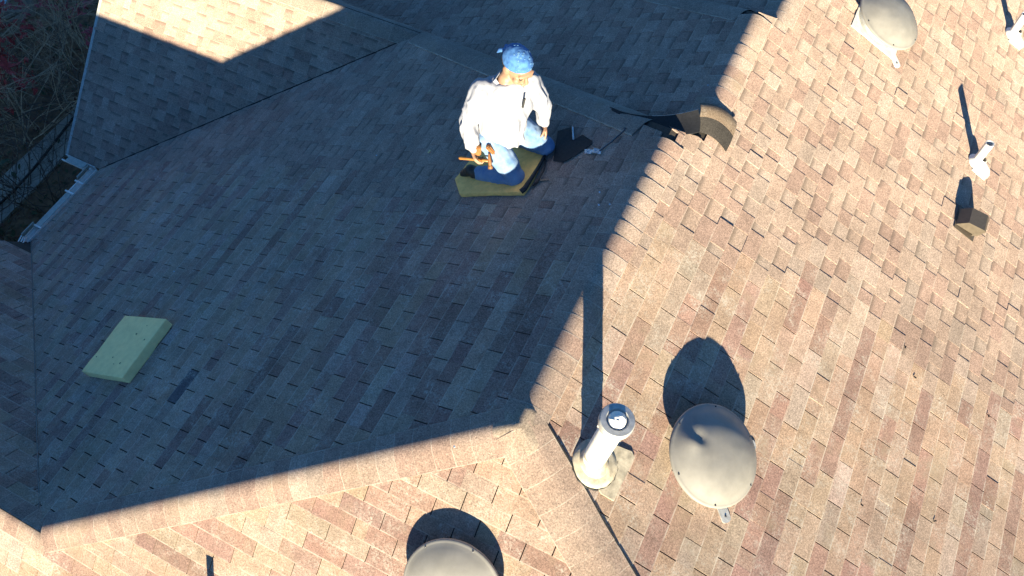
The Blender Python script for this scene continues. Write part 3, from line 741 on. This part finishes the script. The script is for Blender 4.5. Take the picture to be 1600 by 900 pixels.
# ------------------------------------------------------------------ roofer
def ell(mb, c, rx, ry=None, rz=None, M=None, n=14):
    ry = ry or rx; rz = rz or rx; vs = []; fs = []; c = V(c); m_ = n // 2
    for i in range(m_ + 1):
        th = math.pi * i / m_
        for k in range(n):
            a = 2 * math.pi * k / n; st = max(math.sin(th), .02)
            p = V((rx * st * math.cos(a), ry * st * math.sin(a), rz * math.cos(th))); vs.append(c + (M @ p if M else p))
    for i in range(m_):
        for k in range(n): k2 = (k + 1) % n; fs.append((i * n + k, (i + 1) * n + k, (i + 1) * n + k2, i * n + k2))
    fs.append(tuple(range(n))); fs.append(tuple(range(m_ * n + n - 1, m_ * n - 1, -1))); mb.add(vs, fs)
def limb(mb, pts, rs, n=12):
    mb.tube(pts, rs, n)
    for p, r in zip(pts, rs): ell(mb, p, r)
def loft(mb, secs, n=20):   # (centre, side vec, front vec)
    vs = []; fs = []
    for c, a, b in secs:
        for k in range(n):
            t = 2 * math.pi * k / n; ct, st = math.cos(t), math.sin(t)
            ex = .85; vs.append(V(c) + a * (math.copysign(abs(ct) ** ex, ct)) + b * (math.copysign(abs(st) ** ex, st)))
    for i in range(len(secs) - 1):
        for k in range(n): k2 = (k + 1) % n; fs.append((i * n + k, i * n + k2, (i + 1) * n + k2, (i + 1) * n + k))
    fs.append(tuple(range(n - 1, -1, -1))); fs.append(tuple(range((len(secs) - 1) * n, len(secs) * n))); mb.add(vs, fs)
def fuse(name, mb, mat, parent, vox=.011, smooth=4, fn=None):
    me = mb.mesh(name); b = bmesh.new(); b.from_mesh(me); bmesh.ops.recalc_face_normals(b, faces=b.faces); b.to_mesh(me); b.free()
    o = bpy.data.objects.new(name, me); COL.objects.link(o)
    r = o.modifiers.new('r', 'REMESH'); r.mode = 'VOXEL'; r.voxel_size = vox; r.use_smooth_shade = True
    if smooth: sm = o.modifiers.new('s', 'SMOOTH'); sm.factor = .5; sm.iterations = smooth
    dg = bpy.context.evaluated_depsgraph_get(); me2 = bpy.data.meshes.new_from_object(o.evaluated_get(dg))
    bpy.data.objects.remove(o)
    if fn:
        me2.update(); ns = [v.normal.copy() for v in me2.vertices]
        for v, n in zip(me2.vertices, ns): v.co += n * fn(v.co, n)
        me2.update()
    for p in me2.polygons: p.use_smooth = True
    me2.materials.clear(); return link(name, me2, mat, parent)
def wrinkle(amp, sc, st=V((1, 1, .35)), off=V((0, 0, 0))):
    def f(co, n):
        q = V((co.x * st.x, co.y * st.y, co.z * st.z)) * sc + off; q += V((mnoise.noise(co * 6), mnoise.noise(co * 6 + V((9, 0, 0))), 0)) * .8
        return amp * (1 - abs(mnoise.noise(q)) * 3.0) + amp * .5 * mnoise.noise(co * sc * 2.2)
    return f
person = empty('person', tuple(PA.pt(-1.12, 2.08)))
tag(person, 'kneeling roofer in white long-sleeved shirt, faded jeans and blue bandana holding a hammer', 'person')
kR = V((-.975, 1.915, -.40)); kL = V((-.885, 2.245, -.335)); aR = V((-1.34, 1.945, -.575)); aL = V((-1.22, 2.37, -.53))
hR = V((-1.235, 1.985, -.13)); hL = V((-1.09, 2.16, -.12)); pel = (hR + hL) / 2 + V((-.01, .01, .02))
sR = V((-1.275, 2.02, .305)); sL = V((-1.01, 2.235, .30)); eR = V((-1.345, 1.90, .05)); eL = V((-.935, 2.30, .035))
wR = V((-1.285, 1.835, -.145)); wL = V((-.912, 2.285, -.125)); nk = V((-1.135, 2.135, .375)); hd_ = V((-1.062, 2.168, .495))
side = (sL - sR).normalized(); fwd = V((side.y, -side.x, 0)).normalized()     # chest direction
# head frame: looks down towards the work
hf = (V((.80, -.46, -.40))).normalized(); hs = hf.cross(V((0, 0, 1))).normalized() * -1; hu = hs.cross(hf).normalized() * -1
if hu.z < 0: hu = -hu
HM = Matrix((hs * 1.16, hf * 1.16, hu * 1.16)).transposed()   # columns: side, forward, up
HS = 1.16
def hp(x, y, z): return hd_ + (hs * x + hf * y + hu * z) * HS
bd = MB()
ell(bd, hp(0, -.012, .012), .076, .098, .100, HM, 18); ell(bd, hp(0, .030, -.050), .060, .062, .072, HM, 14)
ell(bd, hp(0, .055, -.095), .034, .030, .028, HM); limb(bd, [hp(0, .088, .012), hp(0, .108, -.030)], [.010, .0165])
ell(bd, hp(0, .098, -.062), .028, .014, .012, HM); ell(bd, hp(0, .080, .030), .058, .022, .016, HM)
for e in (-1, 1):
    ell(bd, hp(e * .078, -.012, -.014), .013, .026, .036, HM); ell(bd, hp(e * .046, .066, -.032), .024, .024, .026, HM)
limb(bd, [nk + V((-.01, .01, -.08)), nk, hp(0, -.02, -.06)], [.070, .060, .058])
tors = [(pel, .15, .10), (pel + V((.01, .0, .14)), .145, .10), ((sR + sL) / 2 + V((-.01, .01, -.12)), .165, .115), ((sR + sL) / 2 + V((0, 0, .0)), .15, .085), (nk, .06, .06)]
loft(bd, [(c, side * a, fwd * b) for c, a, b in tors])
for S_, E_, W_ in ((sR, eR, wR), (sL, eL, wL)): limb(bd, [S_, (S_ + E_) / 2, E_, (E_ + W_) / 2, W_], [.055, .048, .040, .036, .027])
for H_, K_, A_ in ((hR, kR, aR), (hL, kL, aL)): limb(bd, [H_, (H_ + K_) / 2, K_, (K_ + A_) / 2, A_], [.085, .075, .058, .055, .042])
# hands: palm, four fingers with knuckle bends, thumb from the side of the palm
def hand(mb, w, d, pn, thumb_side, curl, grip=None):
    d = d.normalized(); sd = d.cross(pn).normalized() * thumb_side; pn = sd.cross(d).normalized() * thumb_side
    loft(mb, [(w, sd * .024, pn * .019), (w + d * .035, sd * .036, pn * .018), (w + d * .078, sd * .041, pn * .015), (w + d * .09, sd * .036, pn * .010)], 12)
    for i, (o_, L_) in enumerate(((.030, .072), (.010, .080), (-.010, .075), (-.029, .058))):
        b = w + d * .082 + sd * o_; a1, a2, a3 = curl * .6, curl * 1.5, curl * 2.2
        p1 = b + (d * math.cos(a1) + pn * math.sin(a1)) * (L_ * .45); p2 = p1 + (d * math.cos(a2) + pn * math.sin(a2)) * (L_ * .33); p3 = p2 + (d * math.cos(a3) + pn * math.sin(a3)) * (L_ * .26)
        limb(mb, [b, p1, p2, p3], [.0098, .0092, .0086, .0075], 8)
    b = w + d * .028 + sd * .026; p1 = b + (sd * .75 + d * .5 + pn * .35).normalized() * .036; p2 = p1 + (d * .8 + sd * .15 + pn * .6).normalized() * .030; p3 = p2 + (d * .7 + pn * .75 - sd * .2).normalized() * .022
    limb(mb, [b, p1, p2, p3], [.014, .0115, .0105, .0085], 8)
hand(bd, wR, V((.30, -.10, -.85)), V((.80, .35, .30)), 1, 1.0)
hand(bd, wL, V((.25, -.30, -.75)), V((-.75, -.55, .0)), -1, .55)
body = fuse('body', bd, MSKIN, person, .0065, 3)
# eyes, brows as small pieces
for e in (-1, 1):
    m = MB(); ell(m, hp(e * .031, .083, .000), .013, .009, .007, HM, 10); m.build('eye', MHAIR, person, True)
hb = MB(); ell(hb, hp(0, -.030, .004), .081, .092, .075, HM, 18); fuse('hair', hb, MHAIR, person, .01, 2)
# bandana
bn = MB(); ell(bn, hp(0, -.014, .030), .087, .110, .092, HM, 22)
bo = fuse('bandana', bn, MBAND, person, .008, 3, lambda co, n: (-.06 if (co - hd_).dot(hu) < -.2 else 0) + .003 * mnoise.noise(co * 40))
bm = bmesh.new(); bm.from_mesh(bo.data)
bmesh.ops.bisect_plane(bm, geom=list(bm.verts) + list(bm.edges) + list(bm.faces), plane_co=hp(0, 0, .034), plane_no=(hu + hf * -.42).normalized(), clear_inner=True)
bm.to_mesh(bo.data); bm.free()
kn = MB(); ell(kn, hp(-.01, -.118, -.005), .026, .020, .022, HM, 12); limb(kn, [hp(0, -.120, -.012), hp(.02, -.150, -.045), hp(.03, -.155, -.085)], [.016, .018, .006]); limb(kn, [hp(-.01, -.120, -.012), hp(-.03, -.145, -.04), hp(-.04, -.15, -.07)], [.014, .016, .006])
fuse('bandana_knot', kn, MBAND, bo, .007, 2)
rnd = random.Random(21)
for k in range(22):
    a = rnd.uniform(0, 6.28); th = rnd.uniform(.1, 1.15); d = V((math.sin(th) * math.cos(a), math.sin(th) * math.sin(a), math.cos(th)))
    c = hp(0, -.014, .030) + HM @ V((d.x * .0865, d.y * .1095, d.z * .0915)); N_ = (HM @ V((d.x / .087, d.y / .110, d.z / .092))).normalized()
    x = N_.cross(V((.3, .2, .9))).normalized(); y = N_.cross(x); r_ = rnd.uniform(.004, .008)
    m = MB(); m.lathe([(r_, -.002), (r_, .0015), (.0005, .002)], c, x, y, N_, 8); m.build('print_dot', MDOT, bo)
# shirt
stt = MB(); mid = (sR + sL) / 2
secs = [(pel + V((.015, -.005, -.075)), .185, .145), (pel + V((.012, -.002, .02)), .178, .138), (pel + V((.012, .0, .13)), .176, .142), (mid + V((.005, -.005, -.17)), .192, .148), (mid + V((0, 0, -.06)), .190, .128), (mid + V((-.005, .005, .02)), .158, .098), (nk + V((-.004, .004, -.012)), .088, .078)]
loft(stt, [(c, side * a, fwd * b) for c, a, b in secs], 26)
for S_, E_, W_, k in ((sR, eR, wR, 1), (sL, eL, wL, 1)):
    e2 = W_ + (E_ - W_) * .14
    limb(stt, [S_, (S_ + E_) / 2, E_, (E_ + e2) / 2, e2], [.083, .076, .068, .060, .049])
shirt = fuse('shirt', stt, MSHIRT, person, .0095, 3, wrinkle(.0095, 13))
m = MB()   # collar
for e in (-1, 1):
    a = nk + V((0, 0, .0)) - fwd * .055 + side * (e * .02) + V((0, 0, .035)); b = nk + side * (e * .078) + V((0, 0, .012)); c = nk + fwd * .085 + side * (e * .028) - V((0, 0, .045)); d = nk + fwd * .085 + side * (e * .085) - V((0, 0, .075))
    o1 = (side * e * .5 + V((0, 0, -.6)) ).normalized() * .045
    m.add([a, b, c, d, b + o1, a + o1 - fwd * .01], [(0, 1, 4, 5), (1, 2, 3, 4)])
co = m.build('collar', MSHIRT, shirt); sd_ = co.modifiers.new('s', 'SOLIDIFY'); sd_.thickness = .005; sd_.offset = 0
pk0 = mid + fwd * .145 + side * .085 + V((0, 0, -.12))
m = MB(); a_ = pk0 + V((0, 0, .05)) + fwd * .012; m.tube([a_, a_ + V((.01, .015, .075))], [.009, .008], 8); m.build('barrel', MBLACK)
pen = bpy.data.objects['barrel']; pen.name = 'marker_pen'; tag(pen, 'black marker pen clipped to the front of the white shirt', 'pen')
# jeans
jn = MB(); loft(jn, [(pel + V((0, 0, -.10)), side * .150, fwd * .125), (pel + V((0, 0, 0)), side * .162, fwd * .125), (pel + V((0, 0, .09)), side * .155, fwd * .115)], 22)
for H_, K_, A_ in ((hR, kR, aR), (hL, kL, aL)):
    up = V((0, 0, .012)); a2 = A_ + (K_ - A_) * .10
    limb(jn, [H_, H_ * .66 + K_ * .34 + up, H_ * .33 + K_ * .67 + up, K_, (K_ + a2) / 2, a2], [.106, .102, .092, .078, .074, .060])
fuse('jeans', jn, MJEAN, person, .010, 3, wrinkle(.005, 12, V((1, 1, 1)), V((4, 2, 1))))
for K_, A_ in ((kR, aR), (kL, aL)):
    bt = MB(); d = (A_ - K_).normalized(); limb(bt, [A_ - d * .05, A_ + d * .02, A_ + d * .07 + V((0, 0, .03))], [.054, .054, .047])
    toe = A_ + d * .08 - V((0, 0, .02)); limb(bt, [A_ + d * .06 + V((0, 0, .03)), toe + V((-.05, 0, -.03)), toe + V((-.02, 0, -.065))], [.045, .042, .034])
    fuse('boot', bt, MBOOT, person, .010, 3)
# belt pouch and hammer
tp = empty('tool_pouch', tuple(hR + V((0, -.08, -.05)))); tag(tp, 'tan leather tool pouch on the roofer\'s belt', 'tool pouch')
pc_ = hR + V((.055, -.115, .045)); PM = Matrix((V((.85, .45, 0)).normalized(), V((-.45, .85, 0)).normalized(), V((0, 0, 1)))).transposed()
for dx, w_, h_, tl in ((-.075, .070, .10, .1), (.030, .038, .13, -.5)):
    m = MB(); m.box(pc_ + V((dx, dx * .45, -.03 - h_ * .2)), w_, .035, h_, PM @ Matrix.Rotation(tl, 3, 'Y')); o = m.build('pocket', MLEATH, tp)
    bm = bmesh.new(); bm.from_mesh(o.data); bmesh.ops.bevel(bm, geom=list(bm.edges), offset=.008, segments=2, affect='EDGES'); bm.to_mesh(o.data); bm.free()
gp = wR + V((.30, -.10, -.85)).normalized() * .085 + V((.02, .0, .0))
hm = empty('hammer', tuple(gp)); tag(hm, 'orange wooden handled hammer gripped in the roofer\'s lowered hand', 'hammer')
hdv = V((-.86, .06, -.40)).normalized()
m = MB(); m.tube([gp - hdv * .10, gp - hdv * .02, gp + hdv * .08, gp + hdv * .19, gp + hdv * .20], [.012, .012, .013, .016, .010], 10, flat=.8); o = m.build('handle', MWOOD, hm, True)
m = MB(); c = gp - hdv * .11; x_ = V((.35, -.55, -.75)).normalized(); m.tube([c - x_ * .055, c - x_ * .03, c, c + x_ * .035, c + x_ * .038, c + x_ * .06], [.004, .011, .014, .013, .018, .018], 10); o = m.build('head', MLEATH, hm); smooth_by_angle(o)

# ------------------------------------------------------------------ courtyard and garden below
m = MB(); m.add([(-150, -150, GZ), (150, -150, GZ), (150, 150, GZ), (-150, 150, GZ)], [(0, 1, 2, 3)]); g = m.build('ground', MSOIL, fix=False); g['kind'] = 'structure'
GP = V((0, 0, 1))
def gpx(x, y, z=0): return hit(x, y, GP, GZ + z)
rnd = random.Random(11)
path = empty('garden_path', tuple(gpx(60, 270))); path['kind'] = 'structure'
a0, a1 = gpx(-80, 358), gpx(200, 98); b0, b1 = gpx(-80, 439), gpx(190, 156); nS = 14
for i in range(nS):
    t0, t1 = i / nS + .003, (i + 1) / nS - .003; q = [a0.lerp(a1, t0), b0.lerp(b1, t0), b0.lerp(b1, t1), a0.lerp(a1, t1)]
    h = .05 + rnd.uniform(-.008, .008); m = MB(); m.add(q + [p + GP * h for p in q], [(4, 5, 6, 7), (0, 1, 5, 4), (1, 2, 6, 5), (2, 3, 7, 6), (3, 0, 4, 7)]); m.build('paving_slab', MPATH, path)
m = MB(); m.tube([gpx(-60, 372, .03) * 1.0, gpx(20, 300, .10), gpx(60, 255, .12), gpx(110, 190, .10), gpx(170, 120, .1)], .022, 8); o = m.build('drain_hose', MBLACK); tag(o, 'dark hose lying along the grey garden path', 'hose')
def twigs(mb, p, d, L, r, depth, rnd, spread=.7, nb=3, grav=.0, n=4):
    pts = [p]; cur = p.copy(); dd = d.copy(); k = 5
    for i in range(k):
        dd = (dd + V((rnd.gauss(0, .16), rnd.gauss(0, .16), rnd.gauss(0, .12) - grav))).normalized(); cur = cur + dd * (L / k); pts.append(cur.copy())
    mb.tube(pts, [r * (1 - .55 * i / k) for i in range(k + 1)], n, cap=False)
    if depth > 0:
        for b in range(nb):
            i = rnd.randint(1, k); q = pts[i]; nd = (dd + V((rnd.gauss(0, spread), rnd.gauss(0, spread), rnd.gauss(0, spread * .7)))).normalized()
            twigs(mb, q, nd, L * rnd.uniform(.5, .78), r * .58, depth - 1, rnd, spread, nb, grav, n if depth > 1 else 3)
    return pts
def shrub(name, px, py, label, nst, H, r, mat, seed, leaf=None, nleaf=0, depth=3, grp='bare shrubs beside the house', spread=.7, lean=V((0, 0, 1))):
    P = gpx(px, py); rnd = random.Random(seed); t = empty(name, tuple(P)); tag(t, label, 'shrub', grp); m = MB(); tips = []
    for i in range(nst):
        d = (lean + V((rnd.gauss(0, .5), rnd.gauss(0, .5), 0))).normalized()
        tips += twigs(m, P + V((rnd.uniform(-.2, .2), rnd.uniform(-.2, .2), 0)), d, H * rnd.uniform(.6, 1), r, depth, rnd, spread)[2:]
    m.build('branches', mat, t, fix=False)
    if leaf:
        m2 = MB()
        vs = m.v
        for k in range(nleaf):
            q = V(rnd.choice(vs)); 
            if q.z < P.z + .3: continue
            M_ = Matrix.Rotation(rnd.uniform(0, 6.28), 3, 'Z') @ Matrix.Rotation(rnd.uniform(-1, 1), 3, 'X'); l = rnd.uniform(.05, .10)
            vv = [M_ @ V(c) * l for c in ((0, -1, 0), (.45, -.2, .1), (.3, .6, .05), (0, 1, -.1), (-.3, .6, .05), (-.45, -.2, .1))]; m2.add([q + v for v in vv], [tuple(range(6))])
        lo = m2.build('leaves', leaf, t, fix=False)
    return t
shrub('red_shrub', 8, 150, 'red-leaved bare shrub at the left edge of the photo', 6, 1.5, .016, MTWIG, 31, MRED, 700)
shrub('red_shrub', 105, 45, 'pinkish red leaved shrub at the top left', 6, 1.4, .015, MTWIG, 32, MPINK, 500)
shrub('bare_shrub', 45, 215, 'tangled pale bare shrub in the middle of the dark garden', 9, 1.7, .014, MTWIG, 33, None, 0, 4)
shrub('bare_shrub', 140, 175, 'dark bare shrub right against the gable edge', 9, 1.5, .012, MDTWIG, 34, None, 0, 4)
shrub('bare_shrub', 85, 330, 'dark wiry shrub below the gutter corner', 8, 1.3, .010, MDTWIG, 35, None, 0, 4, spread=.5)
shrub('bare_shrub', 25, 300, 'wiry bare shrub reaching over the grey path', 7, 1.4, .012, MDTWIG, 36, MGREENL, 60, 4)
shrub('bare_shrub', -30, 90, 'large pale bare shrub cut by the left edge', 8, 1.9, .016, MTWIG, 37, None, 0, 4)
shrub('bare_shrub', 130, 100, 'grey bare shrub between pink shrub and gable', 7, 1.5, .014, MTWIG, 38, None, 0, 4)
# fallen grey limb / old tree
tr = empty('garden_tree', tuple(gpx(120, 70))); tag(tr, 'leafless garden tree with thick grey limbs left of the gable', 'tree')
rnd = random.Random(77); P = gpx(120, 70)
m = MB(); m.tube([P - V((0, 0, .1)), P + V((-.05, -.05, .5)), P + V((-.2, -.2, .9))], [.16, .12, .10], 10); m.build('trunk', MBARK, tr)
m = MB()
for d in (V((-.9, -.7, .25)), V((-.3, -1, .4)), V((.3, .5, .9)), V((-1, .2, .5)), V((-.6, .6, .8))): twigs(m, P + V((-.2, -.2, .85)), d.normalized(), 1.7, .075, 3, rnd, .55, 3, n=6)
m.build('limbs', MBARK, tr, fix=False)
# fallen leaves and dead grass on the soil
m = MB(); rnd = random.Random(8)
for k in range(5200):
    P = gpx(rnd.uniform(-260, 215), rnd.uniform(-160, 420), .012 + rnd.random() * .03); l = rnd.uniform(.025, .07); M_ = Matrix.Rotation(rnd.uniform(0, 6.28), 3, 'Z') @ Matrix.Rotation(rnd.gauss(0, .5), 3, 'X')
    if P.x > -6.7: continue
    m.add([P + M_ @ V(c) * l for c in ((0, -1, 0), (.5, 0, .12), (0, 1, 0), (-.5, 0, .12))], [(0, 1, 2, 3)], rnd.choice((0, 0, 1, 2)))
lt = m.build('leaf_litter', [plain('dry_leaf', (.26, .15, .07), .9, .3, 9), plain('dull_red_leaf', (.22, .08, .05), .9, .3, 9), plain('dark_grass', (.10, .11, .045), .9, .3, 9)], fix=False); tag(lt, 'fallen leaves and dead grass covering the garden soil', 'leaf litter', kind='stuff')
rows = [[gpx(-14 + 26 * i / 6, -6 + 30 * j / 4 + 6 * i / 6, .5 + .10 * mnoise.noise(V((i * .6, j * .7, 1)))) for j in range(5)] for i in range(7)]
tb = sheet('tarp', rows, MTARP, .004); tag(tb, 'pale blue tarp corner at the top left edge', 'tarp')
